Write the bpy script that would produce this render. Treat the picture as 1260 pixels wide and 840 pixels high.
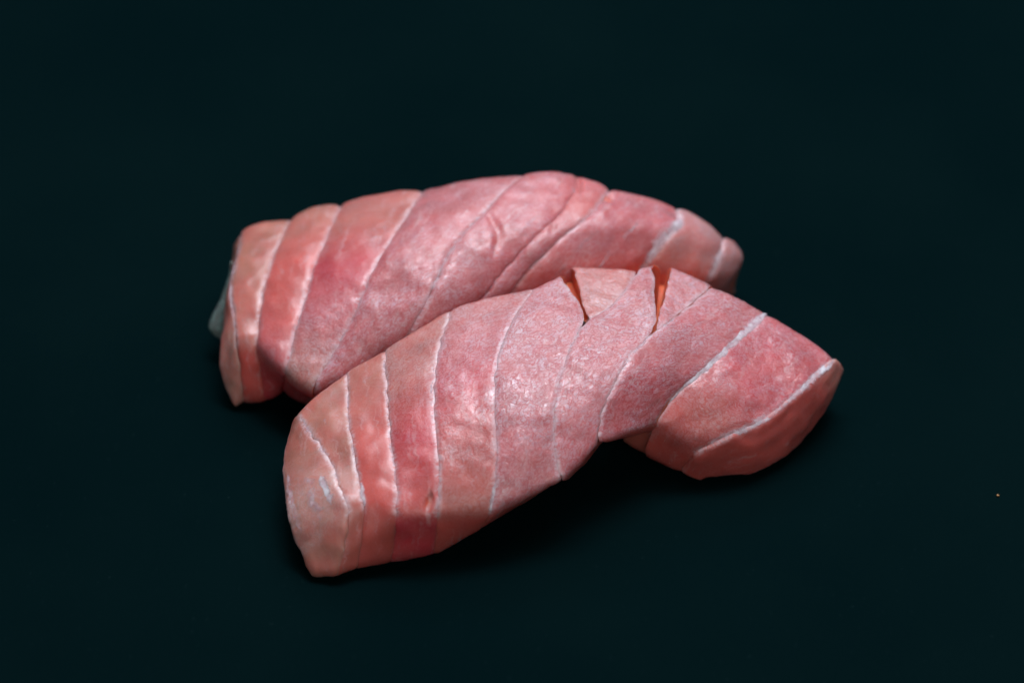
import bpy, math, random
import numpy as np
from mathutils import Vector, noise

random.seed(7)
for o in list(bpy.data.objects):
    bpy.data.objects.remove(o)
SC = bpy.context.scene
COL = SC.collection
MM = 0.001

# ------------------------------------------------------------------ camera
ELEV = math.radians(40.0)
DIST = 420.0                                  # mm from the middle of the picture on the table
FOCAL = 36.0 * DIST / 126.0
cam_d = bpy.data.cameras.new('camera')
cam = bpy.data.objects.new('camera', cam_d)
COL.objects.link(cam)
CAM = np.array([0.0, -DIST * math.cos(ELEV), DIST * math.sin(ELEV)])
cam.location = Vector(CAM * MM)
cam.rotation_euler = (math.pi / 2 - ELEV, 0, 0)
cam_d.lens = FOCAL
cam_d.sensor_width = 36
cam_d.clip_start = 0.01
cam_d.clip_end = 50
SC.camera = cam

# ------------------------------------------------------------------ light and exposure
W = bpy.data.worlds.new('World')
SC.world = W
W.use_nodes = True
W.node_tree.nodes['Background'].inputs[0].default_value = (0.55, 0.75, 0.85, 1)
W.node_tree.nodes['Background'].inputs[1].default_value = 0.03


def softbox(name, loc, target, sx, sy, watts, col):
    d = bpy.data.lights.new(name, 'AREA')
    d.shape = 'RECTANGLE'
    d.size, d.size_y = sx, sy
    d.energy = watts
    d.color = col
    o = bpy.data.objects.new(name, d)
    COL.objects.link(o)
    o.location = loc
    o.rotation_euler = (Vector(target) - Vector(loc)).to_track_quat('-Z', 'Y').to_euler()
    return o


softbox('key_softbox', (0.05, 0.10, 0.56), (0, 0, 0), 0.52, 0.44, 2.3, (0.90, 0.95, 1.0))
softbox('glint_strip', (0.04, 0.08, 0.50), (0, 0, 0), 0.22, 0.09, 1.4, (0.78, 0.89, 1.0))  # small bright strip added beside the key for crisp wet glints
softbox('rear_sheen_light', (0.02, 0.43, 0.46), (0, 0, 0), 0.34, 0.14, 1.2, (0.80, 0.88, 1.0))  # added from behind to give the flat tops a sheen
softbox('fill_softbox', (0.06, -0.52, 0.36), (0, 0, 0), 0.5, 0.3, 0.82, (1.0, 0.95, 0.9))

SC.view_settings.view_transform = 'Standard'
SC.view_settings.look = 'None'
SC.view_settings.exposure = 0
SC.view_settings.gamma = 1
SC.render.engine = 'CYCLES'
SC.cycles.use_denoising = True
SC.cycles.max_bounces = 10
SC.cycles.diffuse_bounces = 8
SC.cycles.glossy_bounces = 4


# ------------------------------------------------------------------ helpers
def at(px, py, z):
    """point (mm) at height z that the photograph shows at pixel px,py"""
    k = 0.1 / DIST
    fwd = np.array([0, math.cos(ELEV), -math.sin(ELEV)])
    up = np.array([0, math.sin(ELEV), math.cos(ELEV)])
    d = fwd + np.array([1.0, 0, 0]) * (px - 630) * k + up * (420 - py) * k
    s = (z - CAM[2]) / d[2]
    return CAM + d * s


def lin(c):
    c = np.array(c, float) / 255
    return np.where(c <= 0.04045, c / 12.92, ((c + 0.055) / 1.055) ** 2.4)


def catmull(P, ts, closed=False):
    """uniform Catmull-Rom through P at parameters ts (0..n-1 or 0..n if closed)"""
    P = np.asarray(P, float)
    n = len(P)
    ts = np.asarray(ts, float)
    i = np.floor(ts).astype(int)
    if not closed:
        i = np.clip(i, 0, n - 2)
    f = (ts - i)[:, None]
    if closed:
        g = lambda k: P[(i + k) % n]
    else:
        def g(k):
            j = i + k
            a = P[np.clip(j, 0, n - 1)]
            a = np.where((j < 0)[:, None], 2 * P[0] - P[1], a)
            a = np.where((j > n - 1)[:, None], 2 * P[-1] - P[-2], a)
            return a
    p0, p1, p2, p3 = g(-1), g(0), g(1), g(2)
    return 0.5 * ((2 * p1) + (p2 - p0) * f + (2 * p0 - 5 * p1 + 4 * p2 - p3) * f ** 2
                  + (3 * p1 - p0 - 3 * p2 + p3) * f ** 3)


def resample(P, k):
    n = len(P)
    fine = catmull(P, np.linspace(0, n - 1, 240))
    L = np.r_[0, np.cumsum(np.linalg.norm(np.diff(fine, axis=0), axis=1))]
    q = np.linspace(0, L[-1], k)
    return np.stack([np.interp(q, L, fine[:, j]) for j in range(3)], 1)


KT = 9


def section(top, bf=None, inward=4.0, drop=3.6, zb=1.0, back_out=0.6, bb=None, bulge=0.6):
    """closed cross-section of a slice: top (back to front), front wall, bottom, back wall"""
    T = resample([at(*p) for p in top], KT)
    acr = T[-1] - T[0]
    acr[2] = 0
    acr /= np.linalg.norm(acr) + 1e-9
    if bf is None:
        B = T[-1] - acr * inward
        B[2] = max(0.3, T[-1][2] - drop)
    else:
        B = at(*bf)
    if bb is None:
        A = T[0] - acr * back_out
        A[2] = zb
    else:
        A = at(*bb)
    fw = (T[-1] * 0.5 + B * 0.5) + acr * bulge
    fw2 = T[-1] * 0.88 + B * 0.12 + acr * 0.25
    bw = (T[0] * 0.5 + A * 0.5) - acr * 0.7
    bw2 = T[0] * 0.9 + A * 0.1 - acr * 0.25
    bm = (A + B) * 0.5
    bm[2] = min(A[2], B[2]) * 0.6 + 0.4 * bm[2]
    R = np.vstack([T, fw2, fw, B, bm, A, bw, bw2])
    R[:, 2] = np.maximum(R[:, 2], 0.05)
    return R


SEG = [11] * (KT - 1) + [2, 6, 8, 5, 5, 6, 5, 3]   # samples per control segment round the ring


def ring_params():
    ts = []
    for i, n in enumerate(SEG):
        ts += list(i + np.arange(n) / n)
    return np.array(ts)


TS = ring_params()
STOP = 11 * (KT - 1)          # ring samples 0..STOP lie on the top surface


def mesh_obj(name, verts, faces, mat, parent=None, smooth=True, attrs=None):
    me = bpy.data.meshes.new(name)
    me.from_pydata([tuple(v) for v in verts], [], faces)
    if smooth:
        me.polygons.foreach_set('use_smooth', [True] * len(me.polygons))
    for k, (typ, arr) in (attrs or {}).items():
        a = me.attributes.new(k, typ, 'POINT')
        arr = np.asarray(arr, np.float32)
        if typ == 'FLOAT':
            a.data.foreach_set('value', arr.ravel())
        elif typ == 'FLOAT_VECTOR':
            a.data.foreach_set('vector', arr.ravel())
        else:
            a.data.foreach_set('color', np.c_[arr, np.ones(len(arr), np.float32)].ravel())
    me.materials.append(mat)
    me.update()
    o = bpy.data.objects.new(name, me)
    COL.objects.link(o)
    if parent is not None:
        o.parent = parent
    return o


def nz(p, s, seed=0.0):
    return noise.noise(Vector((p[0] * s + seed, p[1] * s + seed * 1.7, p[2] * s - seed)))


# ------------------------------------------------------------------ materials
def new_mat(name):
    m = bpy.data.materials.new(name)
    m.use_nodes = True
    nt = m.node_tree
    b = nt.nodes['Principled BSDF']

    def N(t, **kw):
        n = nt.nodes.new(t)
        for k, v in kw.items():
            setattr(n, k, v)
        return n
    return m, nt, b, N, nt.links.new


def ramp(N, L, src, p0, p1, c0=0.0, c1=1.0):
    r = N('ShaderNodeMapRange')
    r.interpolation_type = 'SMOOTHSTEP'
    L(src, r.inputs[0])
    r.inputs[1].default_value, r.inputs[2].default_value = p0, p1
    r.inputs[3].default_value, r.inputs[4].default_value = c0, c1
    return r.outputs[0]


def math_n(N, L, op, a, b):
    n = N('ShaderNodeMath', operation=op)
    for i, x in enumerate((a, b)):
        if isinstance(x, (int, float)):
            n.inputs[i].default_value = x
        else:
            L(x, n.inputs[i])
    return n.outputs[0]


def mixc(N, L, f, a, b):
    n = N('ShaderNodeMix', data_type='RGBA')
    n.clamp_factor = True
    if isinstance(f, (int, float)):
        n.inputs[0].default_value = f
    else:
        L(f, n.inputs[0])
    for i, x in ((6, a), (7, b)):
        if isinstance(x, tuple):
            n.inputs[i].default_value = x
        else:
            L(x, n.inputs[i])
    return n.outputs[2]


def flesh_material():
    m, nt, b, N, L = new_mat('raw_tuna_flesh')
    pig = N('ShaderNodeAttribute', attribute_name='pigment').outputs['Color']
    fib = N('ShaderNodeAttribute', attribute_name='fibre').outputs['Vector']
    tex = N('ShaderNodeAttribute', attribute_name='grain').outputs['Fac']
    edge = N('ShaderNodeAttribute', attribute_name='seam').outputs['Fac']      # mm from the nearest seam
    # warped fibre coordinates
    nw = N('ShaderNodeTexNoise')
    nw.inputs['Scale'].default_value = 0.9
    nw.inputs['Detail'].default_value = 3
    L(fib, nw.inputs['Vector'])
    sub = N('ShaderNodeVectorMath', operation='SUBTRACT')
    L(nw.outputs['Color'], sub.inputs[0])
    sub.inputs[1].default_value = (0.5, 0.5, 0.5)
    sc = N('ShaderNodeVectorMath', operation='SCALE')
    L(sub.outputs[0], sc.inputs[0])
    sc.inputs['Scale'].default_value = 1.6
    add = N('ShaderNodeVectorMath', operation='ADD')
    L(fib, add.inputs[0])
    L(sc.outputs[0], add.inputs[1])
    nw2 = N('ShaderNodeTexNoise')
    nw2.inputs['Scale'].default_value = 2.6
    nw2.inputs['Detail'].default_value = 2
    L(add.outputs[0], nw2.inputs['Vector'])
    sub2 = N('ShaderNodeVectorMath', operation='SUBTRACT')
    L(nw2.outputs['Color'], sub2.inputs[0])
    sub2.inputs[1].default_value = (0.5, 0.5, 0.5)
    sc2 = N('ShaderNodeVectorMath', operation='SCALE')
    L(sub2.outputs[0], sc2.inputs[0])
    sc2.inputs['Scale'].default_value = 0.75
    add2 = N('ShaderNodeVectorMath', operation='ADD')
    L(add.outputs[0], add2.inputs[0])
    L(sc2.outputs[0], add2.inputs[1])
    warp = add2.outputs[0]
    # crackle of fibre ends
    vo = N('ShaderNodeTexVoronoi', feature='DISTANCE_TO_EDGE')
    vo.inputs['Scale'].default_value = 1.25
    mp = N('ShaderNodeMapping')
    mp.inputs['Scale'].default_value = (1.0, 1.35, 1.0)
    L(warp, mp.inputs['Vector'])
    L(mp.outputs[0], vo.inputs['Vector'])
    cell = ramp(N, L, vo.outputs['Distance'], 0.01, 0.13)
    vo2 = N('ShaderNodeTexVoronoi', feature='DISTANCE_TO_EDGE')
    vo2.inputs['Scale'].default_value = 2.5
    L(warp, vo2.inputs['Vector'])
    cell2 = ramp(N, L, vo2.outputs['Distance'], 0.0, 0.17)
    fine = N('ShaderNodeTexNoise')
    fine.inputs['Scale'].default_value = 4.2
    fine.inputs['Detail'].default_value = 5
    fine.inputs['Roughness'].default_value = 0.65
    L(fib, fine.inputs['Vector'])
    # long muscle fibres
    mp3 = N('ShaderNodeMapping')
    mp3.inputs['Scale'].default_value = (0.5, 3.4, 1.0)
    mp3.inputs['Rotation'].default_value = (0, 0, 0.35)
    L(warp, mp3.inputs['Vector'])
    fl = N('ShaderNodeTexNoise')
    fl.inputs['Scale'].default_value = 1.0
    fl.inputs['Detail'].default_value = 3
    L(mp3.outputs[0], fl.inputs['Vector'])
    blotch = N('ShaderNodeTexNoise')
    blotch.inputs['Scale'].default_value = 0.33
    blotch.inputs['Detail'].default_value = 4
    blotch.inputs['Roughness'].default_value = 0.6
    L(fib, blotch.inputs['Vector'])
    bl = ramp(N, L, blotch.outputs['Fac'], 0.36, 0.62)
    # pigment; the pale film is fatty fibre ends plus moist sheen painted in
    film = math_n(N, L, 'MULTIPLY', math_n(N, L, 'MULTIPLY', cell, math_n(N, L, 'ADD', math_n(N, L, 'MULTIPLY', cell2, 0.6), 0.4)), ramp(N, L, fine.outputs['Fac'], 0.1, 0.5))
    film = math_n(N, L, 'MULTIPLY', film, math_n(N, L, 'MULTIPLY', tex, math_n(N, L, 'ADD', math_n(N, L, 'MULTIPLY', bl, 0.5), 0.5)))
    film = math_n(N, L, 'MULTIPLY', film, 0.70)
    c1 = mixc(N, L, math_n(N, L, 'MULTIPLY', math_n(N, L, 'SUBTRACT', 1.0, bl), 0.35), pig, (0.58, 0.13, 0.12, 1))
    crack = math_n(N, L, 'MULTIPLY', math_n(N, L, 'SUBTRACT', 1.0, cell), math_n(N, L, 'MULTIPLY', tex, 0.55))
    c1 = mixc(N, L, crack, c1, (0.46, 0.10, 0.11, 1))
    c2 = mixc(N, L, film, c1, (0.56, 0.43, 0.49, 1))
    # pale connective tissue fading in towards a seam, broken up
    ms = N('ShaderNodeMapping')
    ms.inputs['Scale'].default_value = (1.5, 0.13, 1.0)
    L(add.outputs[0], ms.inputs['Vector'])
    st = N('ShaderNodeTexNoise')
    st.inputs['Scale'].default_value = 1.0
    st.inputs['Detail'].default_value = 5
    st.inputs['Roughness'].default_value = 0.6
    L(ms.outputs[0], st.inputs['Vector'])
    c2 = mixc(N, L, ramp(N, L, st.outputs['Fac'], 0.54, 0.74, 0.0, 0.42), c2, (0.62, 0.44, 0.46, 1))
    sm = ramp(N, L, edge, 0.0, 0.65, 1.0, 0.0)
    sm = math_n(N, L, 'MULTIPLY', sm, ramp(N, L, fl.outputs['Fac'], 0.3, 0.66))
    sm = math_n(N, L, 'MULTIPLY', sm, 0.7)
    c3 = mixc(N, L, sm, c2, (0.66, 0.52, 0.56, 1))
    L(c3, b.inputs['Base Color'])
    L(ramp(N, L, edge, 0.1, 1.3, 0.05, 0.85), b.inputs['Subsurface Weight'])
    b.inputs['Subsurface Radius'].default_value = (1.0, 0.32, 0.22)
    b.inputs['Subsurface Scale'].default_value = 0.9 * MM
    b.inputs['IOR'].default_value = 1.40
    rr = ramp(N, L, fine.outputs['Fac'], 0.3, 0.7, 0.22, 0.42)
    L(rr, b.inputs['Roughness'])
    b.inputs['Specular IOR Level'].default_value = 0.25
    # fine relief
    h = math_n(N, L, 'ADD', math_n(N, L, 'MULTIPLY', cell, 0.55), math_n(N, L, 'MULTIPLY', cell2, 0.35))
    h = math_n(N, L, 'MULTIPLY', h, tex)
    h2 = math_n(N, L, 'ADD', math_n(N, L, 'MULTIPLY', fine.outputs['Fac'], 0.75), math_n(N, L, 'MULTIPLY', fl.outputs['Fac'], 0.9))
    h = math_n(N, L, 'ADD', h, math_n(N, L, 'MULTIPLY', h2, math_n(N, L, 'ADD', math_n(N, L, 'MULTIPLY', tex, 0.75), 0.25)))
    bu = N('ShaderNodeBump')
    bu.inputs['Strength'].default_value = 0.5
    bu.inputs['Distance'].default_value = 0.08 * MM
    L(h, bu.inputs['Height'])
    L(bu.outputs[0], b.inputs['Normal'])
    # the wet film over it
    L(ramp(N, L, tex, 0.15, 0.7, 0.6, 1.0), b.inputs['Coat Weight'])
    L(ramp(N, L, tex, 0.15, 0.8, 0.30, 0.12), b.inputs['Coat Roughness'])
    b.inputs['Coat IOR'].default_value = 1.6
    wr = N('ShaderNodeTexNoise')
    wr.inputs['Scale'].default_value = 1.7
    wr.inputs['Detail'].default_value = 3
    wr.inputs['Distortion'].default_value = 0.6
    L(warp, wr.inputs['Vector'])
    hc = math_n(N, L, 'ADD', math_n(N, L, 'MULTIPLY', wr.outputs['Fac'], math_n(N, L, 'ADD', math_n(N, L, 'MULTIPLY', tex, 0.7), 0.22)), math_n(N, L, 'MULTIPLY', h, 0.85))
    bc = N('ShaderNodeBump')
    bc.inputs['Strength'].default_value = 0.9
    bc.inputs['Distance'].default_value = 0.05 * MM
    L(hc, bc.inputs['Height'])
    L(bc.outputs[0], b.inputs['Coat Normal'])
    return m


def membrane_material(name, col, sss=0.6, clear=None, fade=0.7):
    m, nt, b, N, L = new_mat(name)
    tc = N('ShaderNodeTexCoord')
    n1 = N('ShaderNodeTexNoise')
    n1.inputs['Scale'].default_value = 1600
    n1.inputs['Detail'].default_value = 4
    L(tc.outputs['Object'], n1.inputs['Vector'])
    c = mixc(N, L, ramp(N, L, n1.outputs['Fac'], 0.35, 0.65), (col[0] * 0.8, col[1] * 0.62, col[2] * 0.65, 1), (*col, 1))
    L(c, b.inputs['Base Color'])
    if clear:
        n2 = N('ShaderNodeTexNoise')
        n2.inputs['Scale'].default_value = 420
        n2.inputs['Detail'].default_value = 6
        n2.inputs['Roughness'].default_value = 0.68
        L(tc.outputs['Object'], n2.inputs['Vector'])
        al = ramp(N, L, n2.outputs['Fac'], 0.40, 0.66, clear[0], clear[1])
        n3 = N('ShaderNodeTexNoise')
        n3.inputs['Scale'].default_value = 170
        n3.inputs['Detail'].default_value = 2
        L(tc.outputs['Object'], n3.inputs['Vector'])
        al = math_n(N, L, 'MULTIPLY', al, ramp(N, L, n3.outputs['Fac'], 0.38, 0.6, fade, 1.0))
        ac_ = N('ShaderNodeAttribute', attribute_name='across').outputs['Fac']
        L(math_n(N, L, 'MULTIPLY', al, ramp(N, L, ac_, 0.15, 1.0, 1.0, 0.0)), b.inputs['Alpha'])
    b.inputs['Subsurface Weight'].default_value = sss
    b.inputs['Subsurface Radius'].default_value = (1.0, 0.6, 0.5)
    b.inputs['Subsurface Scale'].default_value = 0.5 * MM
    b.inputs['Roughness'].default_value = 0.5
    bu = N('ShaderNodeBump')
    bu.inputs['Strength'].default_value = 0.5
    bu.inputs['Distance'].default_value = 0.08 * MM
    L(n1.outputs['Fac'], bu.inputs['Height'])
    L(bu.outputs[0], b.inputs['Normal'])
    return m


def table_material():
    m, nt, b, N, L = new_mat('dark_teal_table')
    tc = N('ShaderNodeTexCoord')
    n1 = N('ShaderNodeTexNoise')
    n1.inputs['Scale'].default_value = 22
    n1.inputs['Detail'].default_value = 5
    L(tc.outputs['Object'], n1.inputs['Vector'])
    n2 = N('ShaderNodeTexNoise')
    n2.inputs['Scale'].default_value = 1500
    n2.inputs['Detail'].default_value = 2
    L(tc.outputs['Object'], n2.inputs['Vector'])
    c = mixc(N, L, ramp(N, L, n1.outputs['Fac'], 0.3, 0.7), (0.0009, 0.0060, 0.0070, 1), (0.0016, 0.0074, 0.0082, 1))
    c = mixc(N, L, ramp(N, L, n2.outputs['Fac'], 0.66, 0.8, 0, 0.4), c, (0.008, 0.018, 0.02, 1))
    L(c, b.inputs['Base Color'])
    b.inputs['Roughness'].default_value = 0.45
    b.inputs['Specular IOR Level'].default_value = 0.0
    bu = N('ShaderNodeBump')
    bu.inputs['Strength'].default_value = 0.25
    bu.inputs['Distance'].default_value = 0.05 * MM
    L(n2.outputs['Fac'], bu.inputs['Height'])
    L(bu.outputs[0], b.inputs['Normal'])
    return m


FLESH = flesh_material()
FAT = membrane_material('white_fat', (0.80, 0.76, 0.82), sss=0.0, clear=(0.45, 0.97))
THIN = membrane_material('thin_connective_tissue', (0.76, 0.60, 0.65), sss=0.0, clear=(0.0, 0.72), fade=0.12)
SKIN = membrane_material('greenish_skin', (0.16, 0.22, 0.20))
SPECK = membrane_material('orange_crumb', (0.42, 0.24, 0.09), 0.2)
TABLE = table_material()

# ------------------------------------------------------------------ the table top
S = 1.6
g = 8
tv, tf = [], []
for j in range(g + 1):
    for i in range(g + 1):
        tv.append((S * (2 * i / g - 1), S * (2 * j / g - 1), 0))
for j in range(g):
    for i in range(g):
        a = j * (g + 1) + i
        tf.append((a, a + 1, a + g + 2, a + g + 1))
tab = mesh_obj('table_surface', tv, tf, TABLE, smooth=False)
tab['kind'] = 'structure'


CUTC = lin((230, 112, 66))  # inner flesh at cuts, with a translucent orange glow painted into it
FURC = lin((196, 84, 74))

# ------------------------------------------------------------------ flakes of a slice
def flake(name, A, B, cols, wall, grain, parent, seed, pillow=0.22, groove=0.06, lift=0.0,
          open_l=False, open_r=False, rough=1.0, cuts=(), soft=16):
    """one muscle flake between the cross-sections A and B: closed mesh, own edges"""
    RA, RB = catmull(A, TS, True), catmull(B, TS, True)
    for R_ in (RA, RB):                        # no knife edges: raw flesh rounds over
        for _ in range(soft):
            R_[:] = 0.5 * R_ + 0.25 * (np.roll(R_, 1, 0) + np.roll(R_, -1, 0))
    wmm = np.mean(np.linalg.norm(RB - RA, axis=1)[:STOP])
    nt_ = int(max(8, min(70, wmm / 0.2)))
    t = np.linspace(0, 1, nt_)
    # tighter spacing near the two seams
    t = t - 0.08 * np.sin(2 * math.pi * t)
    P = RA[None] * (1 - t)[:, None, None] + RB[None] * t[:, None, None]
    # a slice is never ruled flat: bow the flake a little outward
    dT = np.gradient(P, axis=0)
    dS = np.roll(P, -1, 1) - np.roll(P, 1, 1)
    Nn = np.cross(dS, dT)
    ln = np.linalg.norm(Nn, axis=2, keepdims=True)
    Nn = Nn / np.maximum(ln, 1e-9)
    if np.mean(Nn[:, :STOP, 2]) < 0:
        Nn = -Nn
    gap = np.linalg.norm(RB - RA, axis=1)[None, :]
    dl = t[:, None] * gap
    dr = (1 - t)[:, None] * gap
    base = P.copy()
    bow = pillow * (1.9 * t ** 0.45 * (1 - t) ** 0.6)[:, None] * np.clip(gap / 5.0, 0.0, 1.3)
    gl = 0 if open_l else groove
    gr = 0 if open_r else groove
    ns = len(TS)
    wallk = (1 - 0.9 * np.clip((np.arange(ns) - STOP) / 6.0, 0, 1))[None, :]
    gl, gr = gl * wallk, gr * wallk
    d = bow - gl * np.exp(-(dl / 0.32) ** 2) - gr * np.exp(-(dr / 0.32) ** 2) + lift * (1 - t)[:, None]
    ns = len(TS)
    nl = np.zeros((nt_, ns))
    G0 = np.interp(np.clip(np.arange(ns), 0, STOP) / STOP, np.linspace(0, 1, len(grain)), grain)
    for i in range(nt_):
        for k in range(ns):
            p = base[i, k]
            nl[i, k] = (0.30 * nz(p, 0.22, 40) + 0.11 * nz(p, 0.6, 43)
                        + 0.045 * nz(p, 1.5, 49) * G0[k] + 0.045 * nz(p, 3.1, 47) * G0[k])
    # tears and furrows in the surface
    cutf = np.zeros((nt_, ns))
    cutk = CUTC
    for pts, wid, dep in cuts:
        cl = catmull([at(*q) for q in pts], np.linspace(0, len(pts) - 1, 40))
        dist = np.full((nt_, ns), 99.0)
        for q, c_ in enumerate(cl):
            taper = 0.25 + 0.75 * math.sin(math.pi * (q + 0.5) / 40)
            dd = base - c_
            dd[:, :, 2] *= 0.45
            dist = np.minimum(dist, np.linalg.norm(dd, axis=2) / taper)
        g_ = np.exp(-(dist / wid) ** 2)
        d = d - dep * g_
        cutf = np.maximum(cutf, g_ * (0.7 if dep >= 0.5 else 0.45))
        cutk = CUTC if dep >= 0.5 else FURC
    P = P + Nn * (d + nl * rough)[:, :, None]
    for i in range(nt_):
        for k in range(ns):
            q = base[i, k]
            j_ = (0.20 * np.array([nz(q, .75, 61), nz(q, .75, 64), nz(q, .75, 67)])
                  + 0.08 * np.array([nz(q, 2.2, 71), nz(q, 2.2, 74), nz(q, 2.2, 77)]))
            P[i, k] += j_ - 0.85 * np.dot(j_, Nn[i, k]) * Nn[i, k]
    P[:, :, 2] = np.maximum(P[:, :, 2], 0.04)
    # attributes
    s = np.clip(np.minimum(np.arange(ns), STOP) / STOP, 0, 1)
    stops = np.linspace(0, 1, len(cols))
    C = np.stack([np.interp(s, stops, [lin(c)[j] for c in cols]) for j in range(3)], 1)
    wl = lin(wall)
    kk = np.arange(ns)
    wf = np.clip((kk - STOP + 1) / 4.0, 0, 1) * (kk < ns - 12)
    wf = wf + np.clip((kk - (ns - 14)) / 10.0, 0, 1) * 0
    C = C * (1 - wf)[:, None] + wl[None] * wf[:, None]
    fadeb = np.clip((kk - (ns - 14)) / 12.0, 0, 1)
    C = C * (1 - fadeb)[:, None] + lin(cols[0])[None] * fadeb[:, None]
    G = np.interp(s, np.linspace(0, 1, len(grain)), grain) * (1 - 0.85 * np.clip((kk - STOP) / 4.0, 0, 1))
    slen = np.r_[0, np.cumsum(np.linalg.norm(np.diff((RA + RB) / 2, axis=0), axis=1))]
    verts, pig, fib, gra, sea = [], [], [], [], []
    for i in range(nt_):
        for k in range(ns):
            verts.append(P[i, k] * MM)
            cj = C[k] * (1 + 0.22 * nz(base[i, k], 0.35, seed + 20))
            pig.append(cj * (1 - cutf[i, k]) + cutf[i, k] * cutk)
            fib.append((dl[i, k] * 1.0, slen[k], seed * 7.3))
            gra.append(G[k] * (1 - 0.7 * cutf[i, k]))
            sea.append(min(dl[i, k] + (9 if open_l else 0), dr[i, k] + (9 if open_r else 0)) + 2.0 * (1 - wallk[0, k]))
    faces = []
    for i in range(nt_ - 1):
        for k in range(ns):
            k2 = (k + 1) % ns
            faces.append((i * ns + k, i * ns + k2, (i + 1) * ns + k2, (i + 1) * ns + k))
    # the two cut walls, with edges of their own
    for i, rev in ((0, False), (nt_ - 1, True)):
        st = len(verts)
        for k in range(ns):
            verts.append(P[i, k] * MM)
            pig.append(CUTC)
            fib.append((0, slen[k], seed * 7.3 + 2))
            gra.append(0.15)
            sea.append(9)
        f = tuple(range(st, st + ns))
        faces.append(f if rev else f[::-1])
    o = mesh_obj(name, verts, faces, FLESH, parent, attrs={
        'pigment': ('FLOAT_COLOR', pig), 'fibre': ('FLOAT_VECTOR', fib),
        'grain': ('FLOAT', gra), 'seam': ('FLOAT', sea)})
    # faces outward
    import bmesh
    bm = bmesh.new()
    bm.from_mesh(o.data)
    bmesh.ops.recalc_face_normals(bm, faces=bm.faces)
    bm.to_mesh(o.data)
    bm.free()
    return base + Nn * (bow + nl * rough)[:, :, None], Nn


def fat_line(surf, parent, tpos, s0, s1, widths, seed, h=0.035, off=0.0, mat=None, ragged=0.6):
    """pale connective tissue lying in a seam: a thin ribbon with its own thickness"""
    base, Nn = surf
    nt_ = base.shape[0]
    i = int(round(tpos * (nt_ - 1)))
    k0, k1 = int(s0 * STOP), int(s1 * STOP)
    ks = np.linspace(k0, k1, (k1 - k0) * 3 + 1)
    def row(arr, i):
        return np.stack([np.interp(ks, np.arange(arr.shape[1]), arr[i, :, j]) for j in range(3)], 1)
    c = row(base, i)
    n = row(Nn, min(max(i, 2), nt_ - 3))
    tg = np.gradient(c, axis=0)
    tg /= np.linalg.norm(tg, axis=1, keepdims=True) + 1e-9
    ac = np.cross(n, tg)
    ac /= np.linalg.norm(ac, axis=1, keepdims=True) + 1e-9
    wd = np.interp(np.linspace(0, 1, len(ks)), np.linspace(0, 1, len(widths)), widths)
    prof = [(-1, -0.1), (-0.66, 0.5), (-0.25, 0.95), (0.3, 0.9), (0.7, 0.5), (1, -0.1), (0, -2.5)]
    verts, faces, acv = [], [], []
    m = len(prof)
    for q in range(len(ks)):
        p = c[q]
        wob = 0.10 * nz(p, 0.9, seed) + 0.05 * nz(p, 2.6, seed + 5) + off
        for j, (a, z) in enumerate(prof):
            wj = wd[q] * (1 + ragged * nz(p, 1.9, seed + 11 + (3 if a < 0 else 0)) + 0.5 * ragged * nz(p, 5.0, seed + 31 + a))
            wj = max(0.02, wj) * min(1, 8 * min(q, len(ks) - 1 - q) / len(ks) + 0.15) * 1.22
            v = p + ac[q] * (a * wj * 0.5 + wob) + n[q] * (z * h * min(1, 0.35 + wd[q]) + 0.03 * nz(p, 3.0, seed + 17 + j))
            v[2] = max(v[2], 0.05)
            verts.append(v * MM)
            acv.append(abs(a) if j < 6 else 0)
    for q in range(len(ks) - 1):
        for j in range(m):
            j2 = (j + 1) % m
            faces.append((q * m + j, q * m + j2, (q + 1) * m + j2, (q + 1) * m + j))
    faces.append(tuple(range(m))[::-1])
    faces.append(tuple(range((len(ks) - 1) * m, len(ks) * m)))
    return mesh_obj('fat_line', verts, faces, mat or (FAT if max(widths) > 0.85 else THIN), parent,
                    attrs={'across': ('FLOAT', acv)})


def slice_root(name, label, loc):
    e = bpy.data.objects.new(name, None)
    COL.objects.link(e)
    e.empty_display_size = 0.01
    e['label'] = label
    e['category'] = 'fish slice'
    e['group'] = 'raw tuna slices on the dark surface'
    return e


TAN = (176, 110, 94)
TANP = (190, 110, 98)
PALE = (194, 142, 130)
CORAL = (204, 92, 84)
RED = (198, 66, 76)
PINK = (198, 110, 112)
ROSE = (198, 96, 101)
LILAC = (192, 136, 134)
ORANGE = (184, 100, 86)
DEEP_GLOW = (234, 112, 60)  # cleft floor: glow of light through the flesh put into the colour

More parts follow.
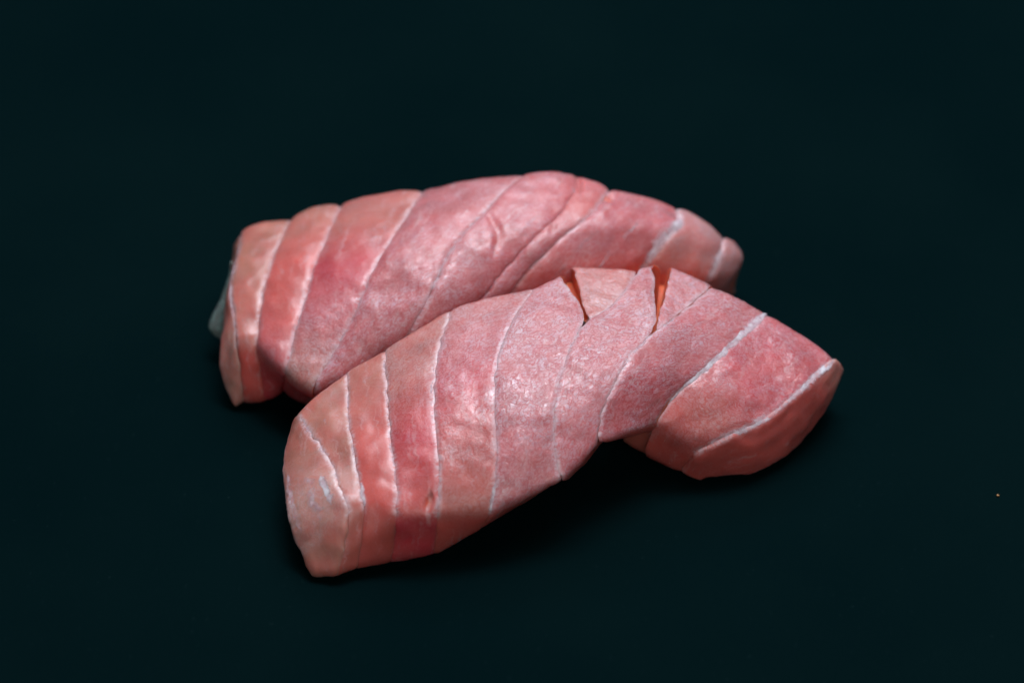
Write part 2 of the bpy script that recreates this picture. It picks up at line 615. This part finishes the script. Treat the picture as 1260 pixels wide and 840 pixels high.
# ------------------------------------------------------------------ near slice
near = slice_root('tuna_slice', 'front raw tuna slice with two open orange clefts along its back edge', (0, 0, 0))
NP = dict(
    N0=section([(360, 520, 7.5), (348, 560, 6.5), (350, 600, 5.5), (355, 640, 5.0), (371, 682, 2.3)], (386, 708, 0.2)),
    NA=section([(365, 508, 9.3), (389, 542, 9.6), (406, 568, 9.4), (419, 600, 9), (430, 626, 8.2)], (412, 722, 0)),
    NC=section([(428, 457, 10.8), (427, 500, 11), (433, 545, 10.6), (440, 582, 9.6), (448, 622, 8.3)], (437, 713, 0)),
    ND=section([(474, 430, 12.3), (476, 480, 12.6), (480, 535, 11.8), (487, 582, 10.4), (488, 629, 8.3)], (479, 700, 0)),
    NE=section([(555, 380, 14.5), (537, 440, 15), (534, 505, 14), (540, 575, 11.5), (538, 632, 8.2)], (534, 689, 0)),
    NF=section([(660, 349, 16.5), (618, 420, 17), (608, 490, 15.5), (611, 565, 12), (605, 631, 7.6)], (588, 650, 2.0)),
    NG1=section([(688, 340, 17), (706, 364, 17.2), (720, 390, 17.3), (703, 425, 17.2), (688, 470, 16.2), (681, 535, 13.2), (690, 592, 9.5)], bb=(700, 352, 12.5), inward=6, drop=3),
    NG2=section([(790, 326, 17), (777, 347, 17.4), (748, 378, 17.6), (721, 394, 17.4), (703, 425, 17.2), (688, 470, 16.2), (681, 535, 13.2), (690, 592, 9.5)], zb=4, inward=6, drop=3),
    NH1=section([(801, 325, 17), (806, 350, 17.2), (806, 380, 17.3), (805, 409, 17), (783, 427, 16.8), (766, 452, 16.3), (750, 485, 15), (739, 512, 13.5), (735, 546, 11.5)], bb=(815, 340, 12), inward=6, drop=3),
    NH2=section([(876, 352, 15.3), (845, 379, 16.3), (805, 409, 17), (783, 427, 16.8), (766, 452, 16.3), (750, 485, 15), (739, 512, 13.5), (736, 545, 11.5)], zb=3, inward=6, drop=3),
    NI1=section([(944, 384, 12.8), (923, 403, 13.3), (897, 426, 13.4), (866, 455, 13), (845, 471, 12.4), (826, 489, 11.5), (806, 519, 10)], zb=1, inward=4, drop=3),
    NI2=section([(944, 384, 12.8), (923, 403, 13.3), (897, 426, 13.3), (866, 455, 12.9), (845, 471, 12.3), (826, 489, 11.3), (806, 520, 9.7)], (799, 565, 1.2), zb=0.3, bulge=1.3),
    NJ=section([(1027, 440, 9.0), (997, 467, 9.4), (968, 494, 9.0), (939, 517, 8.3), (900, 535, 7.5), (856, 556, 5.7)], (837, 583, 0.2), bb=(1000, 478, 0.3), bulge=0.2),
    NK=section([(1040, 453, 6), (1032, 475, 4.6), (1014, 508, 2.8), (992, 538, 1.6), (940, 577, 0.8), (872, 587, 0.4)], (864, 588, 0), bb=(985, 520, 0.2)),
    W1L=section([(705, 330, 16), (712, 355, 16.2), (722, 388, 16.6)], (722, 392, 12), bb=(698, 346, 11)),
    W1R=section([(783, 333, 15.8), (774, 354, 16), (755, 377, 16.3), (724, 392, 16.7)], (724, 396, 12), bb=(766, 346, 10)),
    W2L=section([(827, 328, 16.5), (822, 352, 16.6), (812, 385, 16.8), (807, 406, 16.9)], (808, 414, 12), bb=(817, 342, 11)),
    W2R=section([(874, 352, 15.3), (845, 378, 16), (807, 407, 16.9)], (810, 416, 12), bb=(872, 370, 8)),
)
f = {}
f['0'] = flake('muscle_flake', NP['N0'], NP['NA'], [TAN, TAN, PALE, PALE], (186, 122, 108), [.1, .15, .35, .3], near, 1, pillow=.5)
f['A'] = flake('muscle_flake', NP['NA'], NP['NC'], [TAN, TAN, TAN, TANP], (184, 100, 88), [.15, .15, .2, .1], near, 2)
f['C'] = flake('muscle_flake', NP['NC'], NP['ND'], [TAN, TANP, CORAL, CORAL], (184, 88, 80), [.2, .2, .15, .1], near, 3)
f['D'] = flake('muscle_flake', NP['ND'], NP['NE'], [TAN, TANP, RED, CORAL], RED, [.5, .5, .35, .25], near, 4,
               cuts=[([(531, 606, 9.6), (526, 622, 8.6), (518, 645, 5.5)], .35, .6)])
f['E'] = flake('muscle_flake', NP['NE'], NP['NF'], [TANP, PINK, RED, CORAL, TANP], CORAL, [.8, .8, .7, .6, .3], near, 5,
               cuts=[([(550, 486, 14), (566, 484, 14.2), (584, 487, 14.4)], .5, .25), ([(552, 535, 12.6), (570, 533, 12.8), (584, 536, 12.9)], .45, .2)])
f['F'] = flake('muscle_flake', NP['NF'], NP['NG1'], [PINK, PINK, ROSE, ROSE, PINK], CORAL, [1, 1, 1, .9, .6], near, 6,
               cuts=[([(638, 424, 17.1), (662, 422, 17.3), (690, 423, 17.2)], .22, .2)])
f['G'] = flake('muscle_flake', NP['NG2'], NP['NH1'], [PINK, PINK, ROSE, ROSE, ROSE], CORAL, [1, 1, 1, 1, .8], near, 7)
f['H'] = flake('muscle_flake', NP['NH2'], NP['NI1'], [PINK, ROSE, ROSE, RED, ROSE], CORAL, [1, 1, .9, .9, .8], near, 8,
               cuts=[([(800, 432, 16.5), (804, 455, 15.6), (803, 485, 14)], .45, .25), ([(832, 470, 13.3), (838, 480, 12.6), (842, 488, 12)], .4, .2)])
f['I'] = flake('muscle_flake', NP['NI2'], NP['NJ'], [ROSE, RED, RED, CORAL, CORAL], CORAL, [.7, .7, .65, .6, .3], near, 9)
f['J'] = flake('muscle_flake', NP['NJ'], NP['NK'], [PALE, CORAL, CORAL, CORAL, CORAL], CORAL, [.15, .1, .1, .1, .1], near, 10, pillow=.6)
flake('flesh_wedge', NP['W1L'], NP['W1R'], [TANP, (190, 122, 112)], ORANGE, [.6, .7], near, 11, open_l=True)
flake('flesh_wedge', NP['W2L'], NP['W2R'], [PINK, PINK], ORANGE, [1, 1], near, 12, open_l=True)

under = dict(
    L=section([(850, 400, 9), (800, 480, 9), (768, 520, 7.6)], (772, 545, 2.0), zb=2),
    R=section([(900, 425, 9), (840, 480, 9), (808, 526, 7.8)], (810, 570, 0.8), zb=1))
flake('flesh_bed', under['L'], under['R'], [ROSE, ORANGE], ORANGE, [.1, .1], near, 14, open_l=True, open_r=True)
bed = dict(
    L=section([(684, 342, 12.6), (700, 372, 13.8), (722, 398, 15.3)], (724, 404, 11), bb=(690, 350, 8)),
    R=section([(884, 364, 11.6), (850, 388, 13.2), (810, 416, 15.3)], (812, 424, 11), bb=(880, 370, 7)))
flake('flesh_bed', bed['L'], bed['R'], [DEEP_GLOW, DEEP_GLOW], DEEP_GLOW, [.1, .1], near, 13, open_l=True, open_r=True)

fat_line(f['A'], near, 0, .05, .95, [.35, .5, .84, .5, .3], 1)
fat_line(f['A'], near, .42, .05, .4, [.15, .3, .2], 2)
fat_line(f['C'], near, 0, .15, .98, [.3, .45, .3, .35, .7], 3)
fat_line(f['D'], near, 0, .02, .95, [.3, .22, .35, .5, .3], 4, off=-.2)
fat_line(f['D'], near, 0, .10, .5, [.25, .2, .3], 5, off=.35)
fat_line(f['E'], near, 0, .05, .98, [.15, .22, .15, .25, .4], 6, off=.25)
fat_line(f['E'], near, 0, .15, .7, [.15, .25, .15], 7, off=-.3)
fat_line(f['F'], near, 0, .15, .95, [.12, .15, .25, .3, .4], 8, off=.2)
fat_line(f['G'], near, 0, .35, .9, [.25, .2, .15, .12], 9, ragged=.9)
fat_line(f['H'], near, .02, .25, .9, [.15, .5, .4, .3, .2], 10, off=.1)
fat_line(f['I'], near, 0, .0, .95, [1.5, 1.3, 1.3, 1.1, .6, .35], 11, h=.2, ragged=.45)
fat_line(f['I'], near, 1, .0, .95, [1.0, .95, .6, .5, .6, .35], 12, h=.05, off=.1, ragged=.5)
fat_line(f['I'], near, .93, .3, .98, [.3, .6, .9, .9, .4], 17, h=.05, mat=THIN)
fat_line(f['0'], near, .5, .6, .95, [.8, 1.9, 1.0, 1.6, .6], 14, mat=THIN)
fat_line(f['0'], near, .7, .66, .9, [.6, 1.3, .9, 1.3, .5], 18)
fat_line(f['0'], near, .25, .45, .9, [.4, .9, 1.2, .6], 19, mat=THIN)
fat_line(f['C'], near, .08, .86, .99, [.3, .9, .4], 15)
fat_line(f['F'], near, -.0, .9, 1.0, [.5, .9, .5], 16)
fat_line(f['J'], near, .8, .5, .95, [.15, .25, .15], 13)

# ------------------------------------------------------------------ back slice
back = slice_root('tuna_slice', 'rear raw tuna slice, partly hidden by the other, greenish skin at its left end', (0, 0, 0))
BP = dict(
    B0=section([(288, 302, 8.5), (285, 338, 8), (280, 378, 7.5), (274, 420, 6.5), (271, 458, 4), (280, 484, 1.8)], (292, 500, 0.2)),
    BA=section([(298, 287, 10.6), (293, 313, 11.2), (285, 350, 10.8), (287, 384, 10), (292, 418, 8.9)], (302, 505, 0)),
    BB=section([(361, 270, 12), (343, 301, 12.6), (329, 344, 12), (321, 384, 10.8), (317, 420, 9)], (330, 504, 0)),
    BC=section([(421, 250, 13.5), (400, 301, 14.3), (386, 333, 14), (370, 385, 12.2), (351, 458, 8.6)], (352, 478, 0.3)),
    BD=section([(522, 233, 16), (489, 284, 17), (463, 324, 16.5), (440, 378, 14), (412, 432, 11), (383, 478, 8)], inward=4, drop=6),
    BE=section([(650, 215, 18.6), (617, 238, 19.3), (597, 262, 19.3), (567, 288, 18.8), (546, 326, 17.3), (524, 372, 15), (500, 415, 11.5), (488, 438, 9)], drop=8),
    BX=section([(709, 215, 18.3), (705, 240, 19), (680, 272, 18.6), (640, 310, 17.2), (610, 345, 15), (575, 385, 12), (555, 408, 9)], drop=8),
    BF=section([(750, 234, 17.5), (733, 257, 18.4), (708, 279, 18.3), (682, 300, 17.2), (657, 325, 15.7), (631, 356, 13.3), (612, 384, 10)], drop=9),
    BG=section([(831, 257, 14.5), (836, 277, 15), (818, 291, 14.9), (797, 320, 13), (774, 350, 9.5)], drop=9),
    BH=section([(889, 296, 10.2), (886, 312, 10.6), (875, 338, 9.4), (864, 356, 7)], drop=6),
    BI=section([(905, 303, 8), (912, 315, 7.6), (908, 331, 6.4), (898, 348, 4.5)], drop=4),
)
h = {}
h['0'] = flake('muscle_flake', BP['B0'], BP['BA'], [TAN, TAN, TANP, TANP, PALE], PALE, [.1, .1, .15, .1], back, 21, pillow=.3)
h['A'] = flake('muscle_flake', BP['BA'], BP['BB'], [TAN, TAN, TAN, TANP, TANP], CORAL, [.1, .1, .1, .15], back, 22, pillow=.62)
h['B'] = flake('muscle_flake', BP['BB'], BP['BC'], [TAN, TANP, CORAL, CORAL, ROSE], RED, [.1, .15, .2, .3], back, 23, pillow=.62)
h['C'] = flake('muscle_flake', BP['BC'], BP['BD'], [TANP, TANP, RED, ROSE, PALE], RED, [.3, .3, .25, .7, .6], back, 24, pillow=.62)
h['D'] = flake('muscle_flake', BP['BD'], BP['BE'], [PINK, PINK, ROSE, ROSE, ROSE], RED, [.6, .5, .6, .9, .9], back, 25, pillow=.62)
h['E'] = flake('muscle_flake', BP['BE'], BP['BX'], [PINK, ROSE, ROSE, ROSE, ROSE], RED, [.5, .5, .7, .9, .9], back, 26, pillow=.62, open_r=True,
               cuts=[([(600, 268, 19.2), (612, 288, 18.6), (607, 315, 17.4)], .6, .35)])
h['X'] = flake('muscle_flake', BP['BX'], BP['BF'], [PINK, CORAL, ROSE, ROSE, ROSE], RED, [.4, .4, .6, .9, .9], back, 27, pillow=.62, open_l=True,
               cuts=[([(711, 214, 18.4), (713, 226, 19), (715, 240, 19.2)], .35, .45), ([(675, 288, 18.4), (680, 280, 18.6), (684, 274, 18.7)], .4, .3)])
h['F'] = flake('muscle_flake', BP['BF'], BP['BG'], [PINK, ROSE, ROSE, CORAL, CORAL], RED, [.5, .5, .6, .5], back, 28,
               cuts=[([(744, 238, 18), (747, 245, 18), (750, 253, 17.6)], .5, .5)], pillow=.62)
h['G'] = flake('muscle_flake', BP['BG'], BP['BH'], [LILAC, LILAC, TANP, CORAL], CORAL, [.4, .4, .3, .3], back, 29, pillow=.62)
h['H'] = flake('muscle_flake', BP['BH'], BP['BI'], [LILAC, LILAC, LILAC, LILAC], TANP, [.3, .3, .3, .3], back, 30, soft=6, pillow=.62)

fat_line(h['A'], back, 0, .1, .98, [.2, .4, .3, .5, .3], 31)
fat_line(h['B'], back, 0, .02, .98, [.15, .25, .3, .3, .6], 32)
fat_line(h['C'], back, 0, .02, .95, [.8, .6, .4, .35, .45], 33)
fat_line(h['D'], back, 0, .1, .9, [.6, .5, .3, .35, .3], 34)
fat_line(h['E'], back, 0, .15, .9, [.15, .3, .3, .4, .4], 35)
fat_line(h['F'], back, 0, .1, .95, [.3, .6, .5, .3, .2], 36)
fat_line(h['F'], back, .32, .4, .85, [.2, .8, .6, .2], 39, mat=THIN)
fat_line(h['F'], back, .55, .25, .8, [.3, .6, .9, .2], 40, mat=THIN)
fat_line(h['G'], back, 0, .2, .95, [1.2, 2.7, 2.4, 2.0, 1.3], 37, h=.42, ragged=.4)
fat_line(h['H'], back, 0, .3, .95, [.9, 2.0, 2.3, 1.6], 38, h=.38, ragged=.4)

# pale greenish flap of skin sticking out of the rear slice's left end
fl_pts = [(285, 322, 8.4), (279, 346, 7.6), (267, 376, 6.0), (257, 400, 4.4), (263, 412, 3.8), (273, 418, 3.8)]
outer = resample([at(*p) for p in fl_pts], 26)
inner = resample([at(286, 328, 9.0), at(282, 360, 8.2), at(279, 390, 6.5), at(279, 420, 4.0)], 26)
verts, faces = [], []
nr = 10
for side in (0, 1):
    for i in range(26):
        for j in range(nr):
            a = j / (nr - 1)
            p = inner[i] * (1 - a) + outer[i] * a
            th = 1.1 * (1 - a) ** 0.6 + 0.12
            p = p + np.array([0.25, 0.1, 0.9]) * th * (0.5 if side == 0 else -0.5)
            p = p + 0.18 * np.array([nz(p, .8, 50), nz(p, .8, 54), nz(p, .8, 58)])
            p[2] = max(p[2], 0.05)
            verts.append(p * MM)
n1 = 26 * nr
for i in range(25):
    for j in range(nr - 1):
        a = i * nr + j
        faces.append((a, a + 1, a + nr + 1, a + nr))
        faces.append((n1 + a, n1 + a + nr, n1 + a + nr + 1, n1 + a + 1))
    a = i * nr + nr - 1
    faces.append((a, n1 + a, n1 + a + nr, a + nr))
    a = i * nr
    faces.append((a, a + nr, n1 + a + nr, n1 + a))
for i in (0, 25):
    for j in range(nr - 1):
        a = i * nr + j
        faces.append((a, n1 + a, n1 + a + 1, a + 1))
mesh_obj('skin_flap', verts, faces, SKIN, back)

# ------------------------------------------------------------------ crumb on the table
c = at(1228, 609, 0.15)
verts, faces = [], []
nu, nv = 10, 7
for i in range(nv):
    for j in range(nu):
        ph = math.pi * (i + 0.5) / nv
        th = 2 * math.pi * j / nu
        d = np.array([math.sin(ph) * math.cos(th), math.sin(ph) * math.sin(th), 0.6 * math.cos(ph)])
        r = 0.17 * (1 + 0.5 * nz(d, 1.3, 70))
        p = c + d * r
        p[2] = max(p[2], 0.01)
        verts.append(p * MM)
for i in range(nv - 1):
    for j in range(nu):
        faces.append((i * nu + j, i * nu + (j + 1) % nu, (i + 1) * nu + (j + 1) % nu, (i + 1) * nu + j))
faces.append(tuple(range(nu))[::-1])
faces.append(tuple(range((nv - 1) * nu, nv * nu)))
cr = mesh_obj('crumb', verts, faces, SPECK)
cr['label'] = 'tiny orange crumb alone on the dark surface, right of the front slice'
cr['category'] = 'crumb'

# ------------------------------------------------------------------ focus on the front slice
foc = at(700, 450, 15)
fwd = np.array([0, math.cos(ELEV), -math.sin(ELEV)])
cam_d.dof.use_dof = True
cam_d.dof.focus_distance = float(np.dot(foc - CAM, fwd)) * MM
cam_d.dof.aperture_fstop = 13
